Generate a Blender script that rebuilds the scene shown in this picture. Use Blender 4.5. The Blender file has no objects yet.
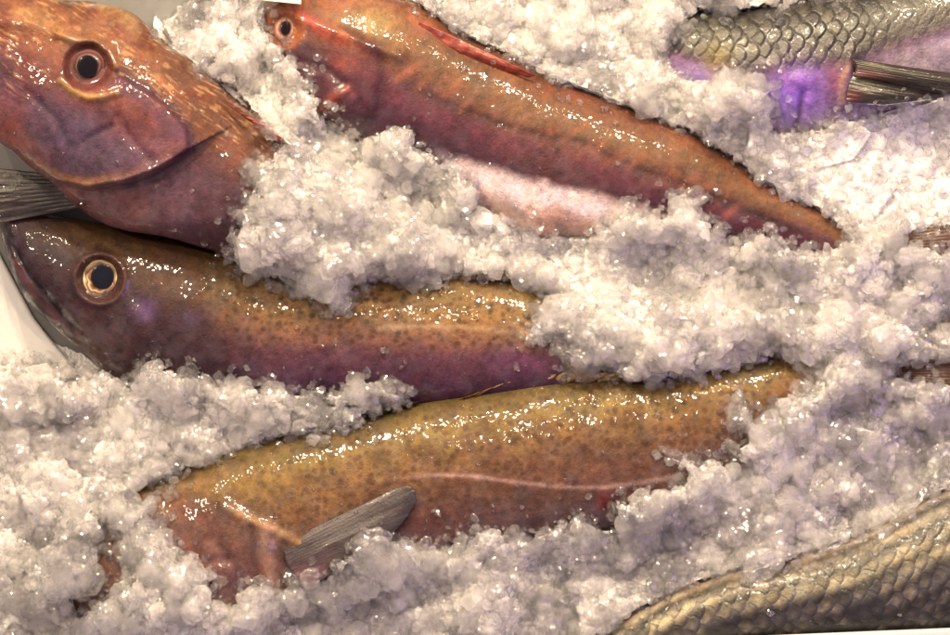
import bpy, bmesh, math
import numpy as np

S = 0.00065          # metres per layout unit (about one photo pixel at tray level)
DCAM = 3500.0        # camera height above the tray floor, layout units
RNG = np.random.default_rng(7)
scene = bpy.context.scene
COL = scene.collection

# ------------------------------------------------------------------ maths
def lin(r, g, b):
    c = np.array([r, g, b], float) / 255.0
    return np.where(c <= 0.04045, c / 12.92, ((c + 0.055) / 1.055) ** 2.4)

def P(x, y, z):
    """layout position + height -> world metres"""
    x = np.asarray(x, float); y = np.asarray(y, float); z = np.asarray(z, float)
    f = 1.0 - z / DCAM
    return np.stack([(x - 475.0) * f * S, (317.5 - y) * f * S, z * S], -1)

def sstep(a, b, x):
    t = np.clip((x - a) / (b - a), 0, 1)
    return t * t * (3 - 2 * t)

def hash2(ix, iy, seed):
    h = (ix.astype(np.int64) * 374761393 + iy.astype(np.int64) * 668265263 + seed * 974634777) & 0xFFFFFFFF
    h = ((h ^ (h >> 13)) * 1274126177) & 0xFFFFFFFF
    h = ((h ^ (h >> 16)) * 2246822519) & 0xFFFFFFFF
    return ((h ^ (h >> 15)) & 0xFFFFFF) / float(0xFFFFFF)

def vnoise(x, y, seed=0):
    x = np.asarray(x, float); y = np.asarray(y, float)
    ix = np.floor(x); iy = np.floor(y)
    fx = x - ix; fy = y - iy
    fx = fx * fx * (3 - 2 * fx); fy = fy * fy * (3 - 2 * fy)
    a = hash2(ix, iy, seed); b = hash2(ix + 1, iy, seed)
    c = hash2(ix, iy + 1, seed); d = hash2(ix + 1, iy + 1, seed)
    return (a + (b - a) * fx) * (1 - fy) + (c + (d - c) * fx) * fy

def fbm(x, y, seed=0, octs=4):
    s = 0.0; a = 0.5; n = 0.0
    for o in range(octs):
        s = s + a * vnoise(x * 2 ** o + 17.3 * o, y * 2 ** o - 9.1 * o, seed + o * 31)
        n += a; a *= 0.5
    return s / n - 0.5        # about -0.5 .. 0.5

def worley(x, y, seed=0):
    """distance to the nearest jittered point and a random number of that cell"""
    x = np.asarray(x, float); y = np.asarray(y, float)
    ix = np.floor(x); iy = np.floor(y)
    best = np.full(x.shape, 9.0); rid = np.zeros(x.shape)
    for dx in (-1, 0, 1):
        for dy in (-1, 0, 1):
            cx = ix + dx; cy = iy + dy
            px = cx + hash2(cx, cy, seed); py = cy + hash2(cx, cy, seed + 5)
            d = np.hypot(x - px, y - py)
            m = d < best
            best = np.where(m, d, best)
            rid = np.where(m, hash2(cx, cy, seed + 11), rid)
    return best, rid

def pline(x, y, pts):
    """distance to a polyline, signed side (+ on its right as drawn with y down) and position along it 0..1"""
    pts = np.array(pts, float)
    seg = np.hypot(*(pts[1:] - pts[:-1]).T); tot = seg.sum(); acc = 0.0
    best = np.full(np.shape(x), 1e9); side = np.zeros(np.shape(x)); par = np.zeros(np.shape(x))
    for k in range(len(pts) - 1):
        a = pts[k]; d = pts[k + 1] - a; L = seg[k]
        t = np.clip(((x - a[0]) * d[0] + (y - a[1]) * d[1]) / (L * L), 0, 1)
        dist = np.hypot(x - a[0] - t * d[0], y - a[1] - t * d[1])
        cr = d[0] * (y - a[1]) - d[1] * (x - a[0])
        m = dist < best
        best = np.where(m, dist, best); side = np.where(m, np.sign(cr), side)
        par = np.where(m, (acc + t * L) / tot, par)
        acc += L
    return best, side, par

def poly_sdf(x, y, pts):
    """negative inside"""
    pts = np.array(pts, float); n = len(pts)
    best = np.full(x.shape, 1e18); inside = np.zeros(x.shape, bool)
    for k in range(n):
        a = pts[k]; b = pts[(k + 1) % n]; d = b - a
        t = np.clip(((x - a[0]) * d[0] + (y - a[1]) * d[1]) / max(d @ d, 1e-9), 0, 1)
        best = np.minimum(best, (x - a[0] - t * d[0]) ** 2 + (y - a[1] - t * d[1]) ** 2)
        if a[1] != b[1]:
            c = ((a[1] > y) != (b[1] > y)) & (x < d[0] * (y - a[1]) / d[1] + a[0])
            inside ^= c
    dist = np.sqrt(best)
    return np.where(inside, -dist, dist)

def spline(u, vals, uu):
    """cubic Hermite through vals (n,k) at u"""
    m = np.gradient(vals, u, axis=0)
    k = np.clip(np.searchsorted(u, uu, side='right') - 1, 0, len(u) - 2)
    h = (u[k + 1] - u[k])[:, None]
    t = ((uu - u[k]) / (u[k + 1] - u[k]))[:, None]
    t2 = t * t; t3 = t2 * t
    return ((2 * t3 - 3 * t2 + 1) * vals[k] + (t3 - 2 * t2 + t) * h * m[k]
            + (-2 * t3 + 3 * t2) * vals[k + 1] + (t3 - t2) * h * m[k + 1])

def resample(pts, n):
    pts = np.array(pts, float)
    u = np.concatenate([[0], np.cumsum(np.hypot(*(pts[1:, :2] - pts[:-1, :2]).T))])
    return spline(u, pts, np.linspace(0, u[-1], n))

# ------------------------------------------------------------------ mesh helpers
def make_mesh(name, verts, faces, col=None, attrs=None, smooth=True):
    faces = np.asarray(faces, np.int32)
    k = faces.shape[1]
    me = bpy.data.meshes.new(name)
    me.vertices.add(len(verts)); me.vertices.foreach_set('co', np.ascontiguousarray(verts, np.float32).ravel())
    me.loops.add(faces.size); me.loops.foreach_set('vertex_index', faces.ravel())
    me.polygons.add(len(faces))
    me.polygons.foreach_set('loop_start', np.arange(0, faces.size, k, dtype=np.int32))
    me.polygons.foreach_set('loop_total', np.full(len(faces), k, np.int32))
    me.polygons.foreach_set('use_smooth', np.full(len(faces), smooth, bool))
    if col is not None:
        a = me.attributes.new('col', 'FLOAT_COLOR', 'POINT')
        c4 = np.ones((len(verts), 4), np.float32); c4[:, :3] = col
        a.data.foreach_set('color', c4.ravel())
    for key, v in (attrs or {}).items():
        a = me.attributes.new(key, 'FLOAT', 'POINT')
        a.data.foreach_set('value', np.ascontiguousarray(v, np.float32))
    me.update(calc_edges=True)
    me.validate()
    return me

def obj(name, me, mat, parent=None, origin=None):
    o = bpy.data.objects.new(name, me)
    if mat is not None: me.materials.append(mat)
    COL.objects.link(o)
    if parent is not None: o.parent = parent
    elif origin is not None: o.location = origin
    return o

def tag(o, label, cat, group=None, kind=None):
    if label: o['label'] = label
    if cat: o['category'] = cat
    if group: o['group'] = group
    if kind: o['kind'] = kind
    return o

def thing(name, loc, label, cat, group=None):
    o = bpy.data.objects.new(name, None); COL.objects.link(o)
    o.empty_display_size = 0.02
    o.location = loc
    return tag(o, label, cat, group)

def grid_faces(n, m, wrap=False):
    i = np.arange(n - 1)[:, None]; j = np.arange(m if wrap else m - 1)[None, :]
    jn = (j + 1) % m
    return np.stack([i * m + j + 0 * i, i * m + jn, (i + 1) * m + jn, (i + 1) * m + j], -1).reshape(-1, 4)

# ------------------------------------------------------------------ materials
def new_mat(name):
    m = bpy.data.materials.new(name); m.use_nodes = True
    nt = m.node_tree
    for n in list(nt.nodes): nt.nodes.remove(n)
    out = nt.nodes.new('ShaderNodeOutputMaterial')
    b = nt.nodes.new('ShaderNodeBsdfPrincipled')
    nt.links.new(b.outputs[0], out.inputs[0])
    return m, nt, b

def node(nt, t, **kw):
    n = nt.nodes.new(t)
    for k, v in kw.items():
        if k in n.inputs: n.inputs[k].default_value = v
        else: setattr(n, k, v)
    return n

def coords(nt):
    tc = node(nt, 'ShaderNodeTexCoord')
    mp = node(nt, 'ShaderNodeMapping')
    mp.inputs['Scale'].default_value = (1 / S,) * 3
    nt.links.new(tc.outputs['Object'], mp.inputs['Vector'])
    return mp.outputs[0]

def skin_material(name, rough=0.34, coat=0.55, bump=0.5, scale_px=3.2, spec=0.5, sss=0.12, coat_rough=0.09, metal=0.0, alb=0.62):
    m, nt, b = new_mat(name)
    L = nt.links.new
    co = coords(nt)
    at = node(nt, 'ShaderNodeAttribute', attribute_name='col')
    n1 = node(nt, 'ShaderNodeTexNoise', Scale=0.09, Detail=5.0, Roughness=0.65)
    L(co, n1.inputs['Vector'])
    n2 = node(nt, 'ShaderNodeTexNoise', Scale=0.5, Detail=3.0, Roughness=0.6)
    L(co, n2.inputs['Vector'])
    r1 = node(nt, 'ShaderNodeMapRange'); r1.inputs['From Min'].default_value = 0.25; r1.inputs['From Max'].default_value = 0.75
    r1.inputs['To Min'].default_value = 0.72 * alb; r1.inputs['To Max'].default_value = 1.25 * alb
    L(n1.outputs['Fac'], r1.inputs['Value'])
    r2 = node(nt, 'ShaderNodeMapRange'); r2.inputs['From Min'].default_value = 0.25; r2.inputs['From Max'].default_value = 0.75
    r2.inputs['To Min'].default_value = 0.8; r2.inputs['To Max'].default_value = 1.2
    L(n2.outputs['Fac'], r2.inputs['Value'])
    mu = node(nt, 'ShaderNodeMath', operation='MULTIPLY'); L(r1.outputs[0], mu.inputs[0]); L(r2.outputs[0], mu.inputs[1])
    vm = node(nt, 'ShaderNodeVectorMath', operation='SCALE')
    L(at.outputs['Color'], vm.inputs[0]); L(mu.outputs[0], vm.inputs['Scale'])
    L(vm.outputs[0], b.inputs['Base Color'])
    rr = node(nt, 'ShaderNodeMapRange'); rr.inputs['From Min'].default_value = 0.3; rr.inputs['From Max'].default_value = 0.7
    rr.inputs['To Min'].default_value = rough * 0.75; rr.inputs['To Max'].default_value = rough * 1.35
    L(n1.outputs['Fac'], rr.inputs['Value']); L(rr.outputs[0], b.inputs['Roughness'])
    b.inputs['Specular IOR Level'].default_value = spec
    wt = node(nt, 'ShaderNodeTexNoise', Scale=0.05, Detail=4.0, Roughness=0.6); L(co, wt.inputs['Vector'])
    wm_ = node(nt, 'ShaderNodeMapRange'); wm_.inputs['From Min'].default_value = 0.46; wm_.inputs['From Max'].default_value = 0.62
    wm_.inputs['To Min'].default_value = 0.06 * coat; wm_.inputs['To Max'].default_value = coat
    L(wt.outputs['Fac'], wm_.inputs['Value']); L(wm_.outputs[0], b.inputs['Coat Weight'])
    b.inputs['Coat IOR'].default_value = 1.6
    b.inputs['Coat Roughness'].default_value = coat_rough
    b.inputs['Metallic'].default_value = metal
    b.inputs['Subsurface Weight'].default_value = sss
    b.inputs['Subsurface Radius'].default_value = (1.0, 0.45, 0.35)
    b.inputs['Subsurface Scale'].default_value = 5 * S
    v = node(nt, 'ShaderNodeTexVoronoi', Scale=1.0 / scale_px); L(co, v.inputs['Vector'])
    n3 = node(nt, 'ShaderNodeTexNoise', Scale=0.45, Detail=3.0, Roughness=0.7); L(co, n3.inputs['Vector'])
    ad = node(nt, 'ShaderNodeMath', operation='MULTIPLY_ADD'); ad.inputs[1].default_value = 0.6
    L(v.outputs['Distance'], ad.inputs[0]); L(n3.outputs['Fac'], ad.inputs[2])
    bp = node(nt, 'ShaderNodeBump', Strength=bump, Distance=0.7 * S)
    L(ad.outputs[0], bp.inputs['Height'])
    bc = node(nt, 'ShaderNodeBump', Strength=bump * 0.5, Distance=1.1 * S)
    v4 = node(nt, 'ShaderNodeTexVoronoi', Scale=1.0 / 4.6, feature='SMOOTH_F1'); L(co, v4.inputs['Vector'])
    n4 = node(nt, 'ShaderNodeTexNoise', Scale=0.2, Detail=0.0); L(co, n4.inputs['Vector'])
    ad4 = node(nt, 'ShaderNodeMath', operation='MULTIPLY_ADD'); ad4.inputs[1].default_value = 0.8
    L(v4.outputs['Distance'], ad4.inputs[0]); L(n4.outputs['Fac'], ad4.inputs[2])
    L(ad4.outputs[0], bc.inputs['Height'])
    L(bp.outputs[0], b.inputs['Normal']); L(bc.outputs[0], b.inputs['Coat Normal'])
    return m

M_GURN = skin_material('red_fish_skin', rough=0.55, coat=1.0, bump=0.55, scale_px=2.2, spec=0.2, alb=0.37, coat_rough=0.075)
M_COD = skin_material('spotted_fish_skin', rough=0.55, coat=1.0, bump=0.55, scale_px=2.2, spec=0.2, alb=0.40, coat_rough=0.075)
M_SILV = skin_material('silver_scales', rough=0.42, coat=0.4, bump=0.6, scale_px=2.6, sss=0.0, metal=0.0, alb=0.33)
M_FIN = skin_material('fin_membrane', rough=0.4, coat=0.4, bump=0.4, scale_px=2.6, sss=0.1, alb=0.38)

def eye_material(name):
    m, nt, b = new_mat(name)
    at = node(nt, 'ShaderNodeAttribute', attribute_name='col')
    nt.links.new(at.outputs['Color'], b.inputs['Base Color'])
    b.inputs['Roughness'].default_value = 0.25
    b.inputs['Specular IOR Level'].default_value = 0.12
    b.inputs['Coat Weight'].default_value = 0.2
    b.inputs['Coat Roughness'].default_value = 0.05
    return m
M_EYE = eye_material('wet_eye')

# ------------------------------------------------------------------ fish bodies
FISH_TOPS = []      # (x, y, z) layout samples of every fish, for the ice to lie on

class Body:
    """body of a fish lying on its side: sections run from the dorsal to the ventral outline"""
    def __init__(self, rows, ds=1.0, nt=150, nb=50, p=0.85):
        a = np.array(rows, float)
        mid = (a[:, :2] + a[:, 2:4]) / 2
        u = np.concatenate([[0], np.cumsum(np.hypot(*(mid[1:] - mid[:-1]).T))])
        n = int(u[-1] / ds)
        self.len = u[-1]
        uu = np.linspace(0, u[-1], n)
        r = spline(u, a, uu)
        self.n = n; self.m = nt + nb
        th = np.concatenate([np.linspace(0, math.pi, nt, endpoint=False), np.linspace(math.pi, 2 * math.pi, nb, endpoint=False)])
        self.th = np.repeat(th[None, :], n, 0)
        c = np.cos(th)[None, :]; s = np.sin(th)[None, :]
        self.x = (r[:, 0:1] + r[:, 2:3]) / 2 + (r[:, 0:1] - r[:, 2:3]) / 2 * c
        self.y = (r[:, 1:2] + r[:, 3:4]) / 2 + (r[:, 1:2] - r[:, 3:4]) / 2 * c
        h = np.maximum(r[:, 4:5], 1.0)
        self.zc = r[:, 5:6]
        self.z = self.zc + h * np.sign(s) * np.abs(s) ** p
        self.up = np.clip(s, 0, 1) ** 0.6 + 0 * self.x
        self.t = np.clip((1 - c) / 2, 0, 1) + 0 * self.x      # 0 dorsal .. 1 ventral
        self.s = np.repeat(uu[:, None], self.m, 1)
        self.col = np.zeros((n, self.m, 3)); self.grey = 0.03
    def raise_(self, dz):
        self.z = self.z + dz * self.up
    def step(self, pts, h, w, fall):
        """the right-hand side of a line stands h proud, sharp over w, easing out over fall"""
        d, sd, _ = pline(self.x, self.y, pts)
        sg = d * sd
        self.raise_(h * sstep(-w, w * 0.3, sg) * (1 - sstep(0, fall, sg)) )
    def crease(self, pts, h, w):
        d, _, q = pline(self.x, self.y, pts)
        self.raise_(h * np.exp(-(d / w) ** 2))
    def paint(self, c, m):
        m = np.clip(m, 0, 1)[..., None]
        self.col = self.col * (1 - m) + np.asarray(c) * m
    def paint_line(self, c, pts, w, k=1.0, soft=1.0):
        d, _, q = pline(self.x, self.y, pts)
        self.paint(c, k * np.exp(-(d / w) ** 2))
    def paint_spot(self, c, cx, cy, rx, ry=None, k=1.0, rot=0.0):
        ry = ry or rx
        dx = self.x - cx; dy = self.y - cy
        ca, sa = math.cos(rot), math.sin(rot)
        q = ((dx * ca + dy * sa) / rx) ** 2 + ((-dx * sa + dy * ca) / ry) ** 2
        self.paint(c, k * np.exp(-q * 1.2))
    def ramp(self, stops, wob=0.08, seed=0, sc=28):
        tt = self.t + wob * 2 * fbm(self.x / sc, self.y / sc, seed, 4)
        ts = [q[0] for q in stops]; cs = np.array([lin(*q[1]) for q in stops])
        for k in range(3): self.col[..., k] = np.interp(tt, ts, cs[:, k])
    def build(self, root, mat):
        x, y = self.x, self.y
        f1 = fbm(x / 9, y / 9, 500, 4); f2 = fbm(x / 3.2, y / 3.2, 510, 3); f3 = fbm(x / 32, y / 24, 520, 4)
        k = 1 + 0.75 * f1 + 0.55 * f2 + 0.7 * f3
        hue = fbm(x / 14, y / 14, 530, 4)
        self.col = self.col * np.stack([k * (1 + 0.22 * hue), k * (1 - 0.05 * hue), k * (1 - 0.3 * hue)], -1)
        v = P(self.x, self.y, self.z).reshape(-1, 3)
        cap0 = v[:self.m].mean(0); cap1 = v[-self.m:].mean(0)
        lum_ = self.col @ np.array([0.3, 0.55, 0.15])
        self.col = self.col * (1 - self.grey) + lum_[..., None] * self.grey
        col = np.clip(self.col, 0.002, 2.2).reshape(-1, 3)
        n0 = len(v)
        v = np.concatenate([v, [cap0, cap1]]); col = np.concatenate([col, [col[0], col[-1]]])
        f = grid_faces(self.n, self.m, True)
        j = np.arange(self.m); jn = (j + 1) % self.m
        e = (self.n - 1) * self.m
        c0 = np.stack([np.full(self.m, n0), jn, j, j], -1)
        c1 = np.stack([np.full(self.m, n0 + 1), e + j, e + jn, e + jn], -1)
        me = make_mesh('body', v - np.array(root.location), f[:, ::-1], col)
        # close both ends with fans
        bm = bmesh.new(); bm.from_mesh(me); bm.verts.ensure_lookup_table()
        for k in range(self.m):
            for q in (c0[k], c1[k]):
                try: bm.faces.new([bm.verts[int(q[0])], bm.verts[int(q[2])], bm.verts[int(q[1])]]).smooth = True
                except ValueError: pass
        bm.to_mesh(me); bm.free()
        sel = self.th <= math.pi
        FISH_TOPS.append((self.x[sel], self.y[sel], self.z[sel]))
        return obj('body', me, mat, root)
    def z_at(self, x, y):
        d = (self.x - x) ** 2 + (self.y - y) ** 2 + np.where(self.th > math.pi, 1e6, 0)
        return float(self.z.flat[np.argmin(d)])

def fin(name, root, base, tip, zb, zt, col_fn, mat, rays=14, thick=1.6, bulge=4.0, n=None, m=60, ragged=0.0, ridge=1.2, seed=0):
    """a fin: rays run from the base line to the tip line; a closed thin solid with ridged rays"""
    n = n or rays * 8
    b = resample(base, n); t = resample(tip, n)
    v = np.linspace(0, 1, m)[None, :]
    u = np.linspace(0, 1, n)[:, None]
    ext = 1 - ragged * (vnoise(u * rays * 1.0, u * 0, seed + 3) * 0.6 + 0.4 * np.abs(np.sin(u * rays * math.pi)))
    vv = v * ext
    x = b[:, 0:1] + (t[:, 0:1] - b[:, 0:1]) * vv
    y = b[:, 1:2] + (t[:, 1:2] - b[:, 1:2]) * vv
    ray = np.abs(np.sin(u * rays * math.pi))
    z = zb + (zt - zb) * vv + bulge * np.sin(np.pi * np.clip(u, 0, 1)) * np.sin(np.pi * np.clip(v * 0.9, 0, 1)) + ridge * ray ** 0.7 * (1 - 0.5 * v)
    z = z + 2.0 * fbm(u * 5 + 0 * v, v * 3 + 0 * u, seed, 3)
    col = col_fn(u + 0 * v, v + 0 * u, ray + 0 * v, x, y)
    top = P(x, y, z).reshape(-1, 3); bot = P(x, y, z - thick).reshape(-1, 3)
    f = grid_faces(n, m)
    k = n * m
    edge = np.concatenate([np.arange(m), np.arange(1, n) * m + m - 1, (n - 1) * m + np.arange(m - 2, -1, -1), np.arange(n - 2, 0, -1) * m])
    en = np.roll(edge, -1)
    rim = np.stack([edge, en, en + k, edge + k], -1)
    faces = np.concatenate([f[:, ::-1], f + k, rim])
    c = np.clip(col.reshape(-1, 3), 0.002, 0.95)
    me = make_mesh(name, np.concatenate([top, bot]) - np.array(root.location), faces, np.concatenate([c, c]))
    FISH_TOPS.append((x, y, z))
    return obj(name, me, mat, root)

def dome(name, parent, cx, cy, cz, rx, ry, h, col_fn, mat, rot=0.0, tilt=(0, 0), n=96, m=40, z0=-0.3):
    """a domed round cap with a closed underside, coloured by its radius"""
    q = np.linspace(0, 1, m)[None, :]; a = np.linspace(0, 2 * math.pi, n, endpoint=False)[:, None]
    lx = q * np.cos(a) * rx; ly = q * np.sin(a) * ry
    ca, sa = math.cos(rot), math.sin(rot)
    x = cx + lx * ca - ly * sa; y = cy + lx * sa + ly * ca
    z = cz + h * (np.sqrt(np.clip(1 - q * q, 0, 1)) + z0) + tilt[0] * (x - cx) + tilt[1] * (y - cy)
    col = col_fn(q + 0 * a, a + 0 * q)
    v = P(x, y, z).reshape(-1, 3)
    f = np.stack([np.arange(n)[:, None] * m + np.arange(m - 1)[None, :], np.arange(n)[:, None] * m + np.arange(1, m)[None, :],
                  ((np.arange(n) + 1) % n)[:, None] * m + np.arange(1, m)[None, :], ((np.arange(n) + 1) % n)[:, None] * m + np.arange(m - 1)[None, :]], -1).reshape(-1, 4)
    vb = P(x[:, -1], y[:, -1], z[:, -1] - h * 0.8)
    e = np.arange(n) * m + m - 1; en = np.roll(e, -1); k = n * m
    skirt = np.stack([e, k + np.arange(n), k + (np.arange(n) + 1) % n, en], -1)
    root = parent
    while root.parent is not None: root = root.parent
    cc = np.clip(col.reshape(-1, 3), 0.001, 0.95)
    me = make_mesh(name, np.concatenate([v, vb]) - np.array(root.location), np.concatenate([f, skirt]), np.concatenate([cc, cc[e]]))
    bm = bmesh.new(); bm.from_mesh(me)
    bmesh.ops.remove_doubles(bm, verts=bm.verts, dist=1e-7)
    bmesh.ops.recalc_face_normals(bm, faces=bm.faces)
    bm.to_mesh(me); bm.free()
    return obj(name, me, mat, parent)

def ringcols(stops, jit=0.0, seed=0):
    qs = [s[0] for s in stops]; cs = np.array([lin(*s[1]) for s in stops])
    def f(q, a):
        qq = q + jit * (vnoise(np.cos(a) * 3 + 5, np.sin(a) * 3 + q * 4, seed) - 0.5) * (q > 0.3)
        return np.stack([np.interp(qq, qs, cs[:, k]) for k in range(3)], -1)
    return f

# ================================================================== red fish, big head at upper left
g1 = thing('red_fish', P(120, 130, 0), 'big blunt red brown fish head resting across the snout of a spotted fish', 'fish', 'red fish on ice')
B = Body([(-40, 40, -38, 60, 18, 78), (-30, -5, -26, 98, 45, 78), (18, -14, 18, 156, 58, 80), (58, -1, 52, 183, 64, 82), (101, 3, 80, 209, 66, 82),
          (132, 13, 112, 227, 66, 80), (160, 39, 165, 237, 63, 78), (200, 68, 214, 251, 58, 72), (240, 104, 258, 262, 50, 66), (300, 140, 325, 275, 42, 56),
          (380, 190, 395, 285, 32, 45), (450, 245, 458, 285, 15, 40)], nt=190)
B.ramp([(0, (112, 64, 44)), (0.12, (156, 100, 66)), (0.34, (150, 84, 62)), (0.48, (124, 66, 70)), (0.62, (104, 68, 94)), (0.82, (118, 84, 108)), (1, (120, 80, 92))], 0.07, 3)  # ventral purple: cheek skin tone with violet fill light mixed in
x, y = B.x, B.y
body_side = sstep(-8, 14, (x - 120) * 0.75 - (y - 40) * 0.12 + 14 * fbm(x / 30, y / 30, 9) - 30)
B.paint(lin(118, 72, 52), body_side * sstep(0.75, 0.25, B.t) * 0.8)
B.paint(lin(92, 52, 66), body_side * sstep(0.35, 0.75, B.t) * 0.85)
# lip, cheek plate, gill cover
lip = [(-30, 110), (5, 140), (26, 162), (57, 180), (88, 186), (125, 180), (150, 171), (170, 160)]
dl, sl, ql = pline(x, y, lip)
B.raise_(-13 * sstep(0, 6, dl * sl) * sstep(80, 20, dl))
B.raise_(4 * np.exp(-((dl + 3) / 5) ** 2) * (sl < 0))
B.paint(lin(140, 92, 92), sstep(0, 3, dl * sl) * sstep(-10, 60, x) * sstep(190, 120, x))
B.paint(lin(190, 132, 80), (0.8 + 0.8 * fbm(x / 10, y / 10, 75, 3)) * np.exp(-((dl * sl + 4) / 4.5) ** 2) * sstep(0, 40, x) * sstep(150, 115, x))
B.paint(lin(196, 120, 100), np.exp(-((dl * sl + 10) / 12) ** 2) * sstep(70, 10, x) * 0.8)
B.paint_spot(lin(96, 38, 40), 82, 202, 7, 10, 0.9)
gill = [(120, 78), (150, 96), (170, 112), (184, 130), (187, 147), (170, 163), (150, 176), (128, 182)]
B.step(gill, 5, 5, 55)
dg, sg_, qg = pline(x, y, gill)
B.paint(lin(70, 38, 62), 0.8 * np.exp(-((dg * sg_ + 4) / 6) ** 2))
B.paint(lin(150, 92, 96), 0.55 * np.exp(-((dg * sg_ - 8) / 8) ** 2) * sstep(0.3, 0.6, qg))
B.paint_line(lin(104, 58, 92), [(118, 84), (140, 98), (160, 116), (180, 134)], 9, 0.7)
B.crease([(84, 142), (96, 134), (112, 127)], -1.5, 4); B.paint_line(lin(84, 60, 84), [(84, 142), (96, 134), (112, 127)], 3, 0.35)
B.crease([(28, 92), (55, 118), (66, 145)], -2, 5)
B.crease([(118, 118), (132, 140), (150, 160)], -2.5, 5)
B.paint_spot(lin(96, 76, 112), 70, 130, 40, 30, 0.6, 0.4)
B.paint_spot(lin(104, 82, 110), 110, 160, 40, 18, 0.5, 0.1)
B.paint_spot(lin(150, 90, 104), 155, 142, 22, 14, 0.6, 0.6)
B.paint_spot(lin(170, 86, 84), 12, 120, 18, 34, 0.6)
# bony brow and the fold under the eye
for pts, h, w in (([(58, 34), (76, 40), (94, 41), (108, 52), (117, 66)], 5, 5), ([(62, 80), (72, 90), (88, 97), (105, 96), (118, 92)], 4, 4),
                  ([(-10, 20), (30, 22), (62, 32)], 5, 9), ([(100, 6), (122, 8), (142, 30)], 5, 7)):
    B.crease(pts, h, w)
B.paint_line(lin(214, 168, 108), [(62, 35), (78, 41), (94, 42), (108, 54), (117, 67)], 4 + 4 * fbm(x / 7, y / 7, 71, 3), np.clip(0.55 + 1.6 * fbm(x / 9, y / 9, 72, 3), 0, 0.8))
B.paint_line(lin(222, 176, 106), [(60, 80), (72, 91), (88, 98), (104, 97), (117, 93)], 3.6 + 4 * fbm(x / 7, y / 7, 73, 3), np.clip(0.6 + 1.4 * fbm(x / 10, y / 8, 74, 3), 0, 0.85))
B.paint_line(lin(214, 164, 104), [(20, 12), (45, 22), (60, 30)], 8, 0.4)
B.paint_line(lin(214, 170, 112), [(104, 6), (118, 10), (134, 26)], 8, 0.6)
def sparkle_streaks(B, ang, ln, wd, seed, thr=0.62):
    ca, sa = math.cos(ang), math.sin(ang)
    wx = B.x + 5 * fbm(B.x / 25, B.y / 25, seed + 4, 2); wy = B.y + 5 * fbm(B.x / 25 + 7, B.y / 25, seed + 5, 2)
    a = (wx * ca + wy * sa) / ln; b = (-wx * sa + wy * ca) / wd
    return sstep(thr, thr + 0.2, vnoise(a, b, seed)) * sstep(0.35, 0.7, vnoise(B.x / 13, B.y / 13, seed + 8))
crown = np.maximum(sstep(0.42, 0.25, B.t), sstep(70, 20, x) * sstep(110, 70, y)) * sstep(36, 44, np.hypot(x - 88, y - 66) + 8)
st = (sparkle_streaks(B, 0.55, 11, 1.9, 301) + 0.8 * sparkle_streaks(B, 0.62, 7, 1.4, 302)) * crown
B.paint(lin(226, 172, 116), 0.55 * np.clip(st, 0, 1))  # gold sparkle painted as fine streaks into the crown colour
B.raise_(0.7 * np.clip(st, 0, 1))
B.paint(lin(120, 48, 34), 0.55 * sstep(0.05, 0.3, fbm(x / 24, y / 14, 303)) * crown)
ex, ey = 88, 66
de = np.hypot((x - ex), (y - ey) * 1.02)
B.raise_(-9 * sstep(27, 17, de))
B.paint(lin(112, 56, 58), sstep(31, 22, de) * 0.8)
B.raise_(1.3 * fbm(x / 16, y / 16, 77, 4) + 0.35 * fbm(x / 5, y / 5, 78, 3))
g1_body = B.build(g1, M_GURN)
ze = B.z_at(ex, ey)
eye = dome('eye', g1, ex, ey, ze - 3, 18, 17, 12, ringcols([(0, (40, 24, 32)), (0.55, (60, 38, 40)), (0.66, (104, 74, 66)), (0.76, (60, 38, 46)), (0.9, (96, 64, 62)), (1, (56, 32, 32))], 0.09, 4), M_EYE, tilt=(0.05, -0.05))
dome('pupil', eye, ex - 0.5, ey + 0.5, ze + 6.2, 10.5, 11.5, 1.2, ringcols([(0, (8, 8, 14)), (0.85, (10, 9, 16)), (1, (30, 20, 28))]), M_EYE, tilt=(0.05, -0.12))

def col_dark_fin(u, v, r, x, y):
    a = lin(14, 11, 14); b = lin(48, 36, 36); w = lin(110, 94, 92)
    k = np.clip(r * 1.1 - 0.1, 0, 1)[..., None]
    c = b * k + a * (1 - k)
    g = (np.abs(np.sin(u * 17 + 0.8)) ** 10 * sstep(0.35, 0.8, v))[..., None]
    return c * (1 - g) + w * g
fin('pectoral_fin', g1, [(70, 176), (84, 190), (84, 207)], [(-22, 166), (-26, 192), (-14, 226)], 66, 64, col_dark_fin, M_FIN, rays=11, ragged=0.2, ridge=0.6, seed=5)

def col_red_fin(u, v, r, x, y):
    a = lin(150, 52, 40); b = lin(206, 92, 70)
    k = (r * (0.4 + 0.6 * vnoise(u * 20, v * 4, 3)))[..., None]
    return a * (1 - k) + b * k
fin('dorsal_fin', g1, [(226, 104), (250, 122), (276, 140)], [(232, 108), (262, 124), (290, 144)], 108, 112, col_red_fin, M_FIN, rays=7, ridge=2, bulge=3)

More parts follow.
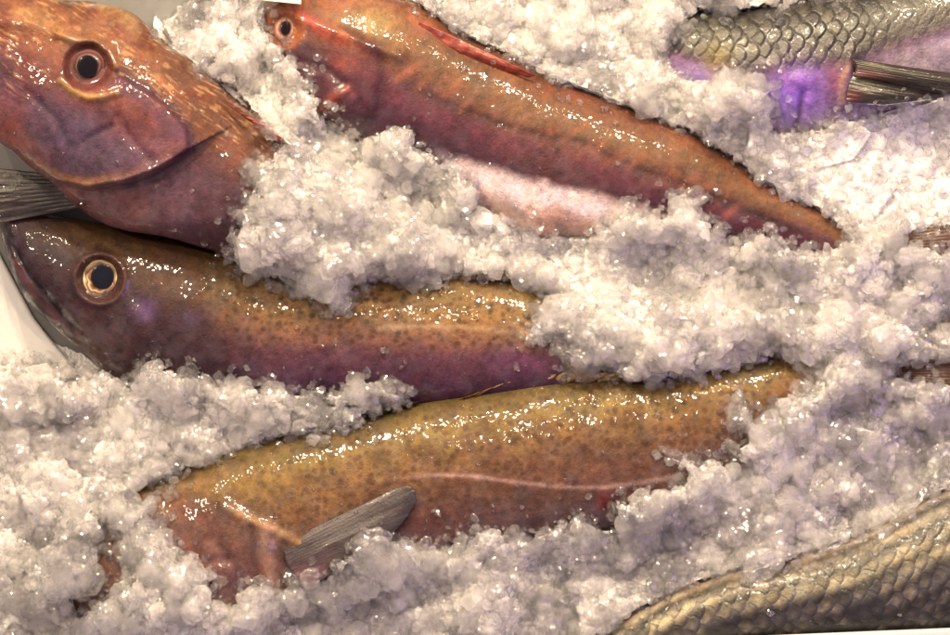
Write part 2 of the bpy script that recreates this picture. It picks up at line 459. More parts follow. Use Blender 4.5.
# ================================================================== red fish lying across the top
g2 = thing('red_fish', P(520, 120, 0), 'slim red fish with pale belly and dark side stripe, its tail buried in ice', 'fish', 'red fish on ice')
B = Body([(258, 8, 258, 24, 14, 40), (268, -6, 272, 56, 34, 42), (292, -16, 300, 104, 46, 44), (340, -16, 338, 134, 52, 44), (390, -6, 372, 152, 54, 43), (425, 8, 405, 168, 53, 42),
          (460, 31, 440, 182, 52, 41), (509, 54, 478, 206, 51, 40), (560, 79, 527, 234, 50, 40), (642, 111, 607, 238, 46, 40), (696, 133, 664, 240, 42, 41), (731, 156, 706, 244, 37, 42),
          (775, 187, 755, 249, 30, 44), (818, 209, 804, 256, 21, 46), (848, 230, 842, 260, 12, 48), (880, 234, 878, 256, 7, 50)], nt=170)
B.ramp([(0, (100, 50, 34)), (0.08, (140, 82, 52)), (0.25, (146, 104, 70)), (0.42, (134, 84, 62)), (0.5, (108, 62, 62)), (0.7, (92, 50, 70)), (1, (100, 66, 80))], 0.05, 13)  # maroon lower stops take some violet light into the skin colour
x, y = B.x, B.y
wob = 8 * fbm(x / 14, y / 14, 21, 4)
white = [(425, 140), (449, 156), (500, 172), (540, 182), (600, 196), (660, 214), (720, 236)]
d, sd, _ = pline(x, y, white)
wm = sstep(-7, 10, d * sd + wob) * sstep(425, 462, x - 0.2 * (y - 150))
white_mask = wm
B.paint(lin(255, 232, 238) * 1.5, wm)
B.paint(lin(252, 206, 180) * 1.3, wm * sstep(14, 38, d * sd + wob) * 0.8)
B.paint(lin(214, 142, 122), wm * np.exp(-((x - 560) / 24) ** 2 - ((y - 222) / 14) ** 2) * 0.7)
stripe = [(385, 62), (408, 86), (449, 104), (509, 126), (556, 138), (582, 141), (636, 168), (686, 185), (740, 208), (800, 232)]
d, sd, q = pline(x, y, stripe)
B.paint(lin(60, 30, 30), 0.8 * np.exp(-(d / (4.5 + 2 * fbm(x / 11, y / 11, 5))) ** 2) * sstep(0.02, 0.15, q))
B.paint(lin(126, 58, 84), 0.5 * np.exp(-((d * sd - 16) / 14) ** 2))
B.crease(stripe, -0.7, 6)
for k in range(26):      # slanting muscle bands
    qx = 395 + k * 13 + RNG.uniform(-4, 4); qy = 62 + (qx - 395) * 0.42 + RNG.uniform(-8, 6)
    B.paint_line(lin(190, 110, 78), [(qx, qy + 14), (qx + 16, qy)], 3.5, RNG.uniform(0.1, 0.45))
# head: cheek, gill cover, rosy brow, gold highlight painted on the wet bump
head = sstep(372, 340, x + 0.25 * (y - 60))
B.paint(lin(104, 56, 70), head * sstep(0.3, 0.6, B.t) * 0.9)
B.paint(lin(196, 84, 72), 0.85 * np.exp(-(pline(x, y, [(298, 12), (315, 26), (335, 36), (368, 44)])[0] / 9) ** 2))
B.paint(lin(178, 104, 70), 0.75 * np.exp(-(pline(x, y, [(300, -8), (350, 2), (400, 14), (420, 22)])[0] / 12) ** 2))
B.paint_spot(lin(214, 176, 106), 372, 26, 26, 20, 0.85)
B.paint_spot(lin(178, 80, 60), 344, 62, 18, 9, 0.7, 0.2)
B.paint_spot(lin(90, 36, 60), 366, 98, 16, 26, 0.6)
B.paint_spot(lin(100, 34, 40), 372, 48, 14, 10, 0.7)
B.paint_line(lin(176, 84, 66), [(322, 112), (334, 98), (347, 90)], 6, 0.8)
B.crease([(322, 112), (334, 98), (347, 90)], 4, 5)
gl = [(352, 36), (372, 50), (378, 72), (372, 104), (360, 128)]
B.step(gl, 1.8, 8, 40)
dg, sg_, qg = pline(x, y, gl)
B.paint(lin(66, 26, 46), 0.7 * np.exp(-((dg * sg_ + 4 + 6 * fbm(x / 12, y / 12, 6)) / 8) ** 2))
B.crease([(296, 16), (330, 30), (368, 44), (400, 56)], 5, 7)
B.crease([(300, 62), (330, 72), (352, 92)], -3, 5)
de = np.hypot(x - 285, y - 30)
B.raise_(-7 * sstep(20, 11, de))
B.paint(lin(196, 112, 72), sstep(25, 16, de) * 0.8)
B.raise_(1.3 * fbm(x / 18, y / 18, 71, 4) + 0.35 * fbm(x / 5, y / 5, 72, 3))
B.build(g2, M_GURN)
ze = B.z_at(285, 30)
eye = dome('eye', g2, 285, 29, ze - 1, 11, 13, 9, ringcols([(0, (50, 34, 34)), (0.55, (96, 64, 56)), (0.72, (168, 138, 126)), (0.84, (150, 108, 92)), (1, (150, 80, 56))], 0.16, 8), M_EYE, rot=0.1)
dome('pupil', eye, 285.5, 28, ze + 5.2, 5, 7.2, 1.0, ringcols([(0, (6, 6, 8)), (1, (24, 12, 14))]), M_EYE, rot=0.1, tilt=(0, -0.05))
fin('dorsal_fin', g2, [(414, 30), (440, 49), (480, 64), (528, 78)], [(420, 22), (452, 36), (492, 55), (536, 76)], 74, 80, col_red_fin, M_FIN, rays=9, ridge=0.6, bulge=4, m=30)
def col_tail(u, v, r, x, y):
    return lin(120, 78, 52) * (0.6 + 0.5 * r)[..., None]
fin('tail_fin', g2, [(872, 236), (874, 246), (872, 254)], [(985, 216), (975, 236), (985, 262)], 56, 68, col_tail, M_FIN, rays=10, ragged=0.1)

# ================================================================== spotted fish in the middle
def cod_spots(B, seed, cell, dark, k=0.75, t0=0.02, t1=0.72, rmin=0.22, rmax=0.46):
    w1 = 4 * fbm(B.x / 9, B.y / 9, seed + 50, 3)
    d, r = worley((B.x + w1) / cell, (B.y + w1) / cell * 1.08, seed)
    rad = rmin + (rmax - rmin) * r
    m = sstep(rad * 1.1, rad * 0.3, d) * sstep(t0 - 0.03, t0 + 0.05, B.t) * sstep(t1 + 0.12, t1 - 0.1, B.t) * (0.5 + 0.5 * r)
    B.paint(dark, k * m)

c2 = thing('spotted_fish', P(280, 320, 0), 'purple brown spotted fish with a bright ringed eye, snout under a red fish', 'fish', 'spotted fish on ice')
B = Body([(0, 224, 0, 232, 8, 30), (4, 214, 5, 250, 22, 31), (18, 208, 20, 290, 36, 32), (48, 214, 48, 322, 44, 33), (84, 220, 80, 350, 48, 34), (118, 226, 116, 380, 50, 34), (160, 234, 158, 400, 50, 34),
          (205, 246, 202, 408, 49, 34), (245, 258, 242, 408, 48, 34), (300, 266, 300, 406, 47, 33), (385, 268, 385, 408, 45, 33), (470, 272, 470, 410, 42, 33), (556, 286, 556, 402, 38, 33),
          (650, 300, 650, 386, 30, 34), (760, 312, 760, 370, 22, 36), (860, 322, 860, 352, 13, 40), (930, 322, 930, 344, 8, 44)], nt=170)
B.ramp([(0, (84, 56, 36)), (0.14, (144, 112, 56)), (0.32, (164, 124, 72)), (0.5, (150, 102, 80)), (0.62, (116, 68, 84)), (0.85, (92, 52, 84)), (1, (82, 48, 76))], 0.06, 31)  # purple lower stops: skin tone plus violet side light put into the colour
x, y = B.x, B.y
cod_spots(B, 41, 9, lin(76, 42, 26), 0.75, 0.12, 0.6, 0.24, 0.52)
head = sstep(262, 190, x - 0.35 * (y - 320) + 26 * fbm(x / 30, y / 30, 33))
B.paint(lin(60, 33, 44), head * sstep(-0.2, 0.4, B.t) * 0.95)
B.paint(lin(108, 70, 44), head * sstep(110, 180, x) * sstep(0.5, 0.2, B.t) * 0.8)
B.paint(lin(54, 34, 52), sstep(90, 20, x) * 0.75)
B.paint_spot(lin(118, 84, 78), 95, 345, 42, 26, 0.5, 0.5)
B.paint_spot(lin(120, 84, 150), 144, 310, 13, 12, 0.75)
B.paint_spot(lin(104, 70, 116), 190, 318, 18, 10, 0.4)
B.paint_spot(lin(130, 72, 128), 520, 362, 40, 14, 0.5, 0.1)
B.paint_line(lin(214, 178, 140), [(380, 328), (430, 326), (480, 328), (530, 334)], 3, 0.45)
jaw = [(4, 250), (20, 286), (50, 316), (67, 332)]
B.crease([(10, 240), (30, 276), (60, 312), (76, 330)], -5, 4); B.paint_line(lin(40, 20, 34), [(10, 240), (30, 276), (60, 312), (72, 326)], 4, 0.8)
B.paint_line(lin(140, 82, 96), [(14, 262), (32, 292), (58, 320)], 3, 0.6)
gl = [(210, 262), (236, 290), (246, 330), (244, 362), (236, 400)]
B.step(gl, 1.2, 7, 60)
dg, sg_, qg = pline(x, y, gl)
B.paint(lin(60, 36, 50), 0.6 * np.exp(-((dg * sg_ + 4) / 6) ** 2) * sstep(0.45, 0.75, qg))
B.crease([(130, 290), (160, 330), (165, 370)], -2, 8)
B.crease([(122, 236), (160, 246), (215, 262)], 3, 8)
for q_ in ((58, 258), (50, 266)): B.paint_spot(lin(24, 12, 18), q_[0], q_[1], 3.2, 2.4, 0.9)
for k in range(40): B.paint_spot(lin(40, 22, 28), RNG.uniform(30, 190), RNG.uniform(250, 370), RNG.uniform(1.5, 4), None, RNG.uniform(0.2, 0.6))
ex, ey = 100, 279
de = np.hypot(x - ex, y - ey)
B.raise_(-6 * sstep(26, 16, de))
B.raise_(3 * np.exp(-((de - 25) / 4) ** 2))
B.paint(lin(96, 60, 56), 0.6 * np.exp(-((de - 24) / 4) ** 2))
B.raise_(1.3 * fbm(x / 20, y / 20, 61, 4) + 0.35 * fbm(x / 5, y / 5, 62, 3))
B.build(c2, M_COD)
ze = B.z_at(ex, ey)
def eye2(q, a):
    base = ringcols([(0, (36, 40, 52)), (0.4, (60, 40, 36)), (0.55, (140, 104, 74)), (0.62, (222, 196, 158)), (0.68, (96, 66, 52)), (0.76, (186, 152, 116)), (0.86, (240, 220, 184)), (0.95, (140, 104, 84)), (1, (80, 50, 46))], 0.14, 12)(q, a)
    dark = (sstep(0.15, -0.5, np.sin(a)) * sstep(0.42, 0.6, q))[..., None]
    return base * (1 - dark * 0.8) + lin(40, 26, 32) * dark * 0.8
eye = dome('eye', c2, ex, ey, ze - 3, 20, 21, 12, eye2, M_EYE)
dome('pupil', eye, ex + 2.5, ey - 2.5, ze + 6.6, 11.5, 12.5, 1.4, ringcols([(0, (15, 19, 32)), (0.8, (11, 14, 24)), (1, (24, 18, 24))]), M_EYE, tilt=(0, -0.05))
fin('tail_fin', c2, [(922, 324), (924, 333), (922, 342)], [(990, 302), (980, 332), (990, 362)], 50, 62, col_tail, M_FIN, rays=10)
def col_cod_fin(u, v, r, x, y):
    c = lin(70, 54, 40) * (1 - r[..., None]) + lin(128, 100, 66) * r[..., None]
    return c
fin('dorsal_fin', c2, [(440, 288), (500, 282), (560, 292)], [(452, 276), (516, 270), (574, 284)], 50, 58, col_cod_fin, M_FIN, rays=12, m=20)

# ================================================================== spotted fish below
c3 = thing('spotted_fish', P(480, 470, 0), 'golden brown spotted fish with grey side fin and pale line, head buried in ice', 'fish', 'spotted fish on ice')
B = Body([(38, 566, 44, 596, 14, 36), (78, 522, 92, 640, 40, 37), (128, 490, 150, 652, 50, 38), (175, 472, 205, 646, 54, 38), (215, 454, 240, 634, 56, 38), (275, 436, 288, 612, 56, 38),
          (340, 423, 345, 596, 55, 38), (415, 402, 410, 578, 54, 38), (482, 389, 478, 562, 53, 38), (556, 377, 550, 548, 51, 38), (640, 373, 632, 530, 47, 38), (700, 369, 690, 512, 42, 39),
          (745, 362, 735, 482, 36, 40), (785, 356, 778, 444, 29, 41), (822, 357, 818, 412, 21, 43), (870, 361, 868, 392, 12, 46), (905, 361, 905, 384, 7, 48)], nt=180)
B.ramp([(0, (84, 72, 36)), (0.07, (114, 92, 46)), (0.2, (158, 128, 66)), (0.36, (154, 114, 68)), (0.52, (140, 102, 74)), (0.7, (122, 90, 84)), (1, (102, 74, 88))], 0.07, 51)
x, y = B.x, B.y
cod_spots(B, 63, 9.5, lin(84, 48, 24), 0.75, 0.06, 0.7, 0.24, 0.56)
cod_spots(B, 83, 26, lin(120, 74, 44), 0.5, 0.2, 0.7, 0.3, 0.6)
head = sstep(285, 215, x - 0.5 * (y - 520) + 18 * fbm(x / 26, y / 26, 3))* sstep(455, 520, y + 0.3 * (x - 200))
B.paint(lin(140, 98, 90), head * 0.85)
B.paint_spot(lin(120, 52, 58), 190, 508, 34, 14, 0.6, 0.3)
B.paint_spot(lin(176, 84, 70), 190, 560, 24, 20, 0.5)
B.paint_spot(lin(116, 74, 92), 240, 580, 22, 28, 0.6)
B.paint_spot(lin(186, 142, 62), 232, 486, 52, 17, 0.55, -0.1)
B.paint_spot(lin(140, 88, 88), 440, 525, 70, 26, 0.6)
B.paint_spot(lin(150, 100, 90), 600, 470, 110, 22, 0.35)
ll = [(300, 492), (380, 482), (431, 475), (470, 476), (505, 481), (556, 487), (606, 488), (640, 483), (690, 474)]
d, sd, q = pline(x, y, ll)
B.paint(lin(206, 164, 156), 0.9 * np.exp(-(d / (2.2 + 2 * fbm(x / 12, y / 12, 95, 3))) ** 2) * sstep(0.2, 0.4, q))
B.paint(lin(104, 62, 36), 0.5 * np.exp(-((d * sd - 8) / 5) ** 2) * sstep(0.25, 0.4, q))
B.crease(ll, 0.5, 3)
B.paint_spot(lin(150, 30, 34), 604, 502, 9, 11, 0.85)
B.paint_spot(lin(120, 40, 36), 618, 494, 12, 6, 0.6)
gl = [(196, 470), (222, 500), (252, 522), (270, 545), (276, 590), (270, 630)]
B.step(gl, 2.0, 10, 50)
dg, sg_, qg = pline(x, y, gl)
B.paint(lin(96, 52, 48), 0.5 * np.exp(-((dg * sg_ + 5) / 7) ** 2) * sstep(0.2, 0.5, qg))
flap = [(226, 506), (246, 517), (268, 527), (300, 544)]
B.crease(flap, 2.6, 6); B.paint_line(lin(214, 168, 122), flap, 4.5 + 5 * fbm(x / 9, y / 9, 94, 3), 0.75)
strap = [(268, 530), (266, 552), (272, 576), (276, 610)]
B.crease(strap, 4, 9); B.paint_line(lin(206, 156, 136), strap, 9, 0.85)
B.paint_line(lin(84, 50, 56), [(252, 528), (254, 552), (258, 590)], 5, 0.6)
B.crease([(150, 540), (190, 560), (230, 560)], -3, 6); B.crease([(214, 540), (236, 570), (238, 610)], -3, 6)
B.raise_(1.3 * fbm(x / 18, y / 18, 91, 4) + 0.35 * fbm(x / 5, y / 5, 92, 3))
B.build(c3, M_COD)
def col_pec(u, v, r, x, y):
    a = lin(62, 50, 58); b = lin(116, 102, 102); p = lin(170, 112, 122)
    st = vnoise(u * 60, v * 2, 9)
    k = np.clip(0.08 * r + 0.3 * st + 0.6 * vnoise(u * 9, v * 2, 12) - 0.1, 0, 1)[..., None]
    c = a * (1 - k) + b * k
    g = (sstep(0.5, 0.0, v) * sstep(0.3, 0.9, u))[..., None]
    c = c * (1 - g) + p * g
    e = sstep(0.85, 1.0, v)[..., None]
    return c * (1 - e * 0.5) + lin(50, 44, 50) * e * 0.5
fin('pectoral_fin', c3, [(282, 543), (284, 556), (294, 574), (312, 584)], [(398, 487), (413, 486), (418, 497), (411, 512), (396, 530), (366, 552)], 92, 96, col_pec, M_FIN, rays=20, ridge=0.12, bulge=8, ragged=0.02, n=160)
def col_dors(u, v, r, x, y):
    c = lin(140, 112, 60) * (1 - r[..., None]) + lin(230, 190, 110) * r[..., None]
    return c
fin('dorsal_fin', c3, [(446, 404), (490, 394), (530, 388), (580, 384), (650, 380)], [(462, 398), (508, 382), (552, 370), (606, 373), (668, 375)], 56, 64, col_dors, M_FIN, rays=18, m=24, ridge=1.6)
fin('dorsal_fin', c3, [(362, 424), (385, 417), (414, 408)], [(362, 412), (390, 407), (420, 401)], 50, 62, lambda u, v, r, x, y: lin(60, 48, 28) * (0.6 + 0.6 * r)[..., None], M_FIN, rays=8, m=24)
fin('tail_fin', c3, [(900, 363), (902, 372), (900, 382)], [(985, 348), (976, 370), (985, 392)], 54, 64, col_tail, M_FIN, rays=10)

# ================================================================== silver scaled fish
def scales(B, ls, lt, h, edge, k_edge, seed, mask=None, tint=None, jit=0.18):
    """overlapping scales: each point takes the most forward scale that covers it"""
    s = B.s / ls; t = B.tw / lt
    best = np.full(s.shape, 1e9); loc = np.zeros(s.shape); rr = np.zeros(s.shape); rim = np.zeros(s.shape)
    i0 = np.floor(s)
    for di in (-2, -1, 0, 1):
        for dj in (-2, -1, 0, 1, 2):
            j = np.floor(t) + dj
            off = 0.5 * np.mod(j, 2)
            i = i0 + di
            cs = i + off + jit * (hash2(i, j, seed) - 0.5); ct = j + 0.5 + jit * (hash2(i, j, seed + 3) - 0.5)
            d = np.hypot((s - cs) / 0.95, (t - ct) / 0.98)
            m = (d < 1.0) & (cs < best)
            best = np.where(m, cs, best); loc = np.where(m, (s - cs), loc); rim = np.where(m, d, rim); rr = np.where(m, hash2(i, j, seed + 9), rr)
    mk = 1.0 if mask is None else mask
    B.raise_(h * (0.3 + 0.7 * np.clip(loc, -0.3, 1)) * (1 - 0.7 * sstep(0.7, 1.0, rim)) * mk)
    B.col *= (1 + (rr - 0.5) * 0.8 * (np.ones_like(rr) * mk))[..., None]
    B.paint(edge, k_edge * 0.5 * sstep(0.35, 1.0, rim) * (0.4 + 0.9 * vnoise(B.x / 7, B.y / 7, seed + 40)) * mk)
    if tint is not None: B.paint(tint, 0.5 * np.exp(-((rim - 0.45) / 0.25) ** 2) * rr * mk)
    return rim

def arc_t(B):
    """distance round the body from the back, layout units"""
    dx = np.diff(B.x, axis=1); dy = np.diff(B.y, axis=1); dz = np.diff(B.z, axis=1)
    return np.concatenate([np.zeros((B.n, 1)), np.cumsum(np.sqrt(dx ** 2 + dy ** 2 + dz ** 2), 1)], 1)

s1 = thing('silver_fish', P(820, 50, 0), 'silver scaled fish with violet light painted on its belly and a dark spread side fin', 'fish', 'silver fish on ice')
B = Body([(652, 34, 652, 56, 10, 40), (672, 18, 672, 84, 26, 40), (700, 12, 700, 108, 38, 40), (731, 12, 733, 122, 44, 40), (782, 3, 786, 134, 48, 40), (849, -8, 845, 130, 48, 40), (900, -22, 900, 112, 46, 40), (960, -36, 960, 92, 44, 40), (1010, -46, 1010, 82, 42, 40)], nt=260, ds=0.6)
B.ramp([(0, (36, 32, 30)), (0.1, (58, 54, 46)), (0.25, (104, 100, 84)), (0.42, (130, 120, 112)), (0.52, (160, 120, 160)), (0.7, (176, 140, 220)), (1, (210, 180, 224))], 0.05, 5)  # violet lower stops hold the lamp glow on the belly
x, y = B.x, B.y
B.tw = arc_t(B)
B.paint(lin(206, 184, 200), sstep(860, 905, x) * sstep(0.48, 0.62, B.t) * 0.9)
scm = sstep(0.56, 0.42, B.t + 0.10 * fbm(x / 18, y / 18, 2)) * sstep(0.02, 0.08, B.t)
scales(B, 15, 12.5, 2.0, lin(34, 30, 30), 1.2, 4, scm * sstep(905, 830, x) + 0.35 * scm, lin(150, 142, 112), jit=0.34)
B.paint_spot(lin(190, 168, 70), 716, 56, 16, 20, 0.7)
B.paint_spot(lin(170, 110, 255) * 1.5, 800, 92, 28, 28, 0.8)  # violet lamp glow painted strongest here
B.crease([(803, 92), (800, 110), (796, 126)], -5, 4); B.paint_line(lin(84, 56, 120), [(803, 94), (800, 110), (796, 126)], 3, 0.7)
B.crease([(770, 66), (790, 80), (810, 78)], 3, 9)
B.paint_spot(lin(150, 56, 70), 836, 84, 14, 22, 0.7)
B.paint_spot(lin(30, 20, 22), 858, 68, 16, 18, 0.9)
B.paint_line(lin(206, 156, 150), [(848, 64), (842, 82), (841, 104)], 4, 0.8)
B.crease([(850, 58), (848, 80), (844, 104)], 6, 7)
B.raise_(1.3 * fbm(x / 15, y / 15, 8, 3))
B.col *= (0.6 + 0.4 * sstep(0.45, 0.6, B.t))[..., None]
B.build(s1, M_SILV)
def col_s_fin(u, v, r, x, y):
    c = lin(18, 13, 12) * (1 - r[..., None]) + lin(58, 48, 34) * r[..., None]
    g = (sstep(0.45, 0.05, v) * sstep(0.35, 0.75, u))[..., None]
    c = c * (1 - g) + lin(110, 52, 54) * g
    g2 = 0.0 * v[..., None]
    c = c * (1 - g2) + lin(206, 156, 150) * g2
    w = (np.exp(-((u - 0.2) / 0.12) ** 2 - ((v - 0.15) / 0.1) ** 2))[..., None]  # pale highlight painted near the fin base
    return c * (1 - 0.7 * w) + lin(150, 150, 110) * 0.7 * w
fin('pectoral_fin', s1, [(852, 59), (856, 66), (854, 76)], [(985, 78), (985, 90), (985, 97)], 98, 106, col_s_fin, M_FIN, rays=8, ridge=0.5, bulge=9, seed=4, n=110)
fin('pelvic_fin', s1, [(853, 72), (848, 86), (846, 102)], [(962, 95), (940, 98), (884, 105)], 91, 92, col_s_fin, M_FIN, rays=7, ridge=0.4, bulge=9, seed=6, n=110)
fin('dorsal_fin', s1, [(700, 16), (740, 15), (790, 8), (850, -4)], [(696, 10), (736, 6), (786, 0), (846, -12)], 44, 52, lambda u, v, r, x, y: lin(40, 36, 40) * (0.7 + 0.5 * r)[..., None], M_FIN, rays=14, m=16)

s2 = thing('silver_fish', P(800, 600, 0), 'silver scaled fish lying against the tray rim, gold along its back', 'fish', 'silver fish on ice')
B = Body([(560, 655, 566, 668, 8, 40), (600, 632, 610, 672, 24, 42), (640, 608, 655, 664, 36, 44), (690, 584, 708, 652, 44, 46), (731, 570, 750, 644, 48, 48), (798, 554, 815, 641, 52, 50), (866, 531, 884, 638, 56, 52), (930, 496, 950, 634, 60, 54), (1000, 466, 1020, 630, 60, 54)], nt=300, ds=0.55)
B.ramp([(0, (150, 132, 118)), (0.12, (196, 184, 160)), (0.22, (104, 94, 80)), (0.36, (196, 186, 150)), (0.5, (136, 132, 122)), (0.66, (92, 90, 96)), (0.82, (50, 50, 64)), (1, (28, 26, 38))], 0.07, 15, 40)  # dark ventral stops put the shade beside the rim into the colour
x, y = B.x, B.y
B.tw = arc_t(B)
scm = sstep(0.04, 0.2, B.t + 0.05 * fbm(x / 18, y / 18, 2))
rim = scales(B, 17, 12, 1.5, lin(40, 34, 38), 1.1, 14, scm, lin(210, 190, 140), jit=0.36)
B.col *= (1 + 0.55 * np.sin(B.tw / 22 * 6.283 + 2 * fbm(x / 40, y / 40, 44)))[..., None]
B.paint(lin(186, 160, 132), sstep(0.2, 0.05, B.t) * 0.6 * sstep(880, 800, x))
B.raise_(1.3 * fbm(x / 20, y / 20, 8, 3))
B.build(s2, M_SILV)

# ================================================================== exposed areas (everything else is under ice)
EXPOSED = [
 [(-90,-90),(200,-90),(196,0),(168,20),(175,47),(199,64),(232,81),(263,118),(276,141),(249,165),(242,202),(230,242),(222,255),(245,272),(284,286),(307,301),(338,318),(354,294),(385,279),(435,291),(447,279),(476,272),(509,279),(543,294),(526,321),(523,341),(556,350),(563,374),(648,379),(700,377),(735,368),(760,358),(783,355),(812,372),(800,385),(775,395),(765,420),(757,424),(748,400),(733,384),(727,422),(750,436),(724,442),(735,459),(745,466),(714,456),(688,455),(659,454),(680,470),(661,482),(615,497),(608,508),(615,524),(573,519),(515,532),(475,525),(465,536),(401,542),(375,530),(357,530),(352,551),(312,582),(292,576),(275,588),(248,578),(234,598),(228,603),(214,598),(217,575),(184,548),(169,535),(155,514),(155,501),(174,484),(180,467),(204,463),(228,449),(278,435),(319,437),(359,428),(368,436),(362,414),(410,402),(408,393),(385,376),(358,376),(321,395),(284,386),(240,379),(202,378),(189,368),(165,361),(145,358),(131,378),(101,377),(60,362),(30,352),(-90,350)],
 [(268,-90),(425,-90),(425,8),(455,30),(509,54),(560,80),(642,110),(696,132),(731,156),(775,187),(818,208),(846,226),(846,244),(832,255),(812,250),(778,237),(765,227),(728,234),(707,211),(696,205),(683,189),(666,196),(670,208),(642,205),(616,208),(602,222),(578,236),(545,237),(501,216),(476,208),(476,189),(462,166),(442,152),(412,145),(408,131),(375,135),(341,128),(321,98),(290,57),(272,25)],
 [(697,8),(731,12),(782,4),(849,-2),(880,-90),(1090,-90),(1090,100),(900,102),(839,112),(800,130),(778,130),(775,81),(748,68),(735,60),(700,82),(680,70),(667,54)],
 [(560,720),(604,632),(640,606),(668,594),(690,584),(731,574),(752,581),(790,567),(812,556),(866,540),(890,526),(916,512),(934,496),(1090,440),(1090,720)],
 [(108,520),(122,545),(116,578),(88,604),(74,611),(100,588),(108,560)],
 [(130,492),(150,482),(163,478),(160,496),(140,500)],
 [(886,366),(930,362),(1090,358),(1090,380),(900,378)],
 [(935,323),(960,310),(1090,310),(1090,340)],
 [(908,240),(935,230),(1090,222),(1090,244),(930,246)],
]
X0, X1, Y0, Y1 = -50, 1001, -50, 686
GR = 0.75
gx, gy = np.meshgrid(np.arange(X0, X1, GR), np.arange(Y0, Y1, GR), indexing='ij')
sdf = np.full(gx.shape, 1e9)
for pl in EXPOSED: sdf = np.minimum(sdf, poly_sdf(gx, gy, pl))
sdf = sdf + 9 * fbm(gx / 13, gy / 13, 201, 3) + 3
# fish tops on the grid
ftop = np.full(gx.shape, -50.0)
for (fx, fy, fz) in FISH_TOPS:
    for ox in (0, 1):
        for oy in (0, 1):
            ix = (np.floor((fx - X0) / GR) + ox).astype(int).ravel(); iy = (np.floor((fy - Y0) / GR) + oy).astype(int).ravel()
            ok = (ix >= 0) & (ix < gx.shape[0]) & (iy >= 0) & (iy < gx.shape[1])
            np.maximum.at(ftop, (ix[ok], iy[ok]), fz.ravel()[ok])

def lumps(x, y, cell, seed):
    w = cell * 0.25
    xx = x + w * fbm(x / cell * 1.3, y / cell * 1.3, seed + 100, 2); yy = y + w * fbm(x / cell * 1.3 + 40, y / cell * 1.3, seed + 101, 2)
    d, r = worley(xx / cell, yy / cell, seed)
    return np.sqrt(np.clip(1 - (d / 0.95) ** 2, 0, 1)) * (0.35 + 0.65 * r)

def facets(x, y, cell, seed, tilt=0.7, pw=4):
    """crystal fragments: every cell holds a tilted flat-topped shard, the highest one shows"""
    xs = x / cell + 0.35 * fbm(x / cell * 0.8, y / cell * 0.8, seed + 60, 2); ys = y / cell + 0.35 * fbm(x / cell * 0.8 + 9, y / cell * 0.8, seed + 61, 2)
    ix = np.floor(xs); iy = np.floor(ys)
    best = np.full(x.shape, -9.0)
    for dx in (-1, 0, 1):
        for dy in (-1, 0, 1):
            cx = ix + dx; cy = iy + dy
            ux = xs - cx - hash2(cx, cy, seed); uy = ys - cy - hash2(cx, cy, seed + 1)
            a = hash2(cx, cy, seed + 2) * 6.283
            st = 0.65 + 0.7 * hash2(cx, cy, seed + 7)
            vx = (ux * np.cos(a) + uy * np.sin(a)) * st; vy = (-ux * np.sin(a) + uy * np.cos(a)) / st
            g1 = (hash2(cx, cy, seed + 3) - 0.5) * 2 * tilt; g2 = (hash2(cx, cy, seed + 4) - 0.5) * 2 * tilt
            rim_ = np.maximum(np.maximum(np.abs(vx), np.abs(vy)), 0.72 * (np.abs(vx) + np.abs(vy)))
            h = 0.8 * hash2(cx, cy, seed + 5) + g1 * vx + g2 * vy - 1.3 * np.clip(rim_ - 0.34, 0, 9) ** 1.2
            best = np.maximum(best, h)
    return best

smooth_snow = sstep(690, 860, gx) * sstep(235, 200, gy - 0.1 * (gx - 800)) * sstep(95, 125, gy)    # fine scraped ice, upper right
rough_k = 1 - 0.4 * smooth_snow
base = 50 + 34 * fbm(gx / 120, gy / 120, 301, 3)
def blur(a, r):
    for ax in (0, 1):
        p = np.concatenate([np.repeat(np.take(a, [0], ax), r, ax), a, np.repeat(np.take(a, [-1], ax), r + 1, ax)], ax)
        cs = np.cumsum(p, ax); n_ = a.shape[ax]
        a = (np.take(cs, np.arange(2 * r, 2 * r + n_), ax) - np.take(cs, np.arange(0, n_), ax)) / (2 * r)
    return a
lift = np.maximum(base, ftop + 2 + np.clip(sdf * 0.5, 0, 16))
thick = np.maximum(blur(blur(lift, 14), 14) + 2, np.maximum(ftop + 2, base - 8))
ke = sstep(2, 30, sdf)
covered = np.where(ftop > -20, (np.maximum(ftop + 1, 22)) * (1 - ke) + thick * ke, thick)
lum = (32 * lumps(gx, gy, 58, 1) + 10 * lumps(gx, gy, 30, 21) + 9.0 * facets(gx, gy, 25, 2) + 6.0 * facets(gx, gy, 14, 3, 0.8) + 2.2 * facets(gx, gy, 7, 4, 0.9))
top_ice = covered + rough_k * (lum - 22) * (0.25 + 0.75 * sstep(0, 24, sdf))
def dilate(a, r):
    for ax in (0, 1):
        b_ = a.copy()
        for q in range(1, r + 1):
            b_ = np.maximum(b_, np.maximum(np.roll(a, q, ax), np.roll(a, -q, ax)))
        a = b_
    return a
fdil = dilate(ftop, 11)
low = np.where(ftop > -20, ftop - 7, np.where(fdil > -20, np.minimum(fdil - 8, base - 2), -8))
sdfb = sdf - sstep(48, 66, ftop) * (10 + 18 * fbm(gx / 17, gy / 17, 611, 3))
k = sstep(-4, 3, sdfb)
ICE = low * (1 - k) + top_ice * k
# left rim of the pile thins out onto the tray
thin = sstep(0, 26, sdf + 20 * fbm(gx / 20, gy / 20, 77, 3)) 
edge_tray = sstep(110, 60, gx) * sstep(330, 345, gy) * sstep(410, 372, gy)
ICE = ICE * (1 - edge_tray) + (1 + (ICE - 1) * thin) * edge_tray

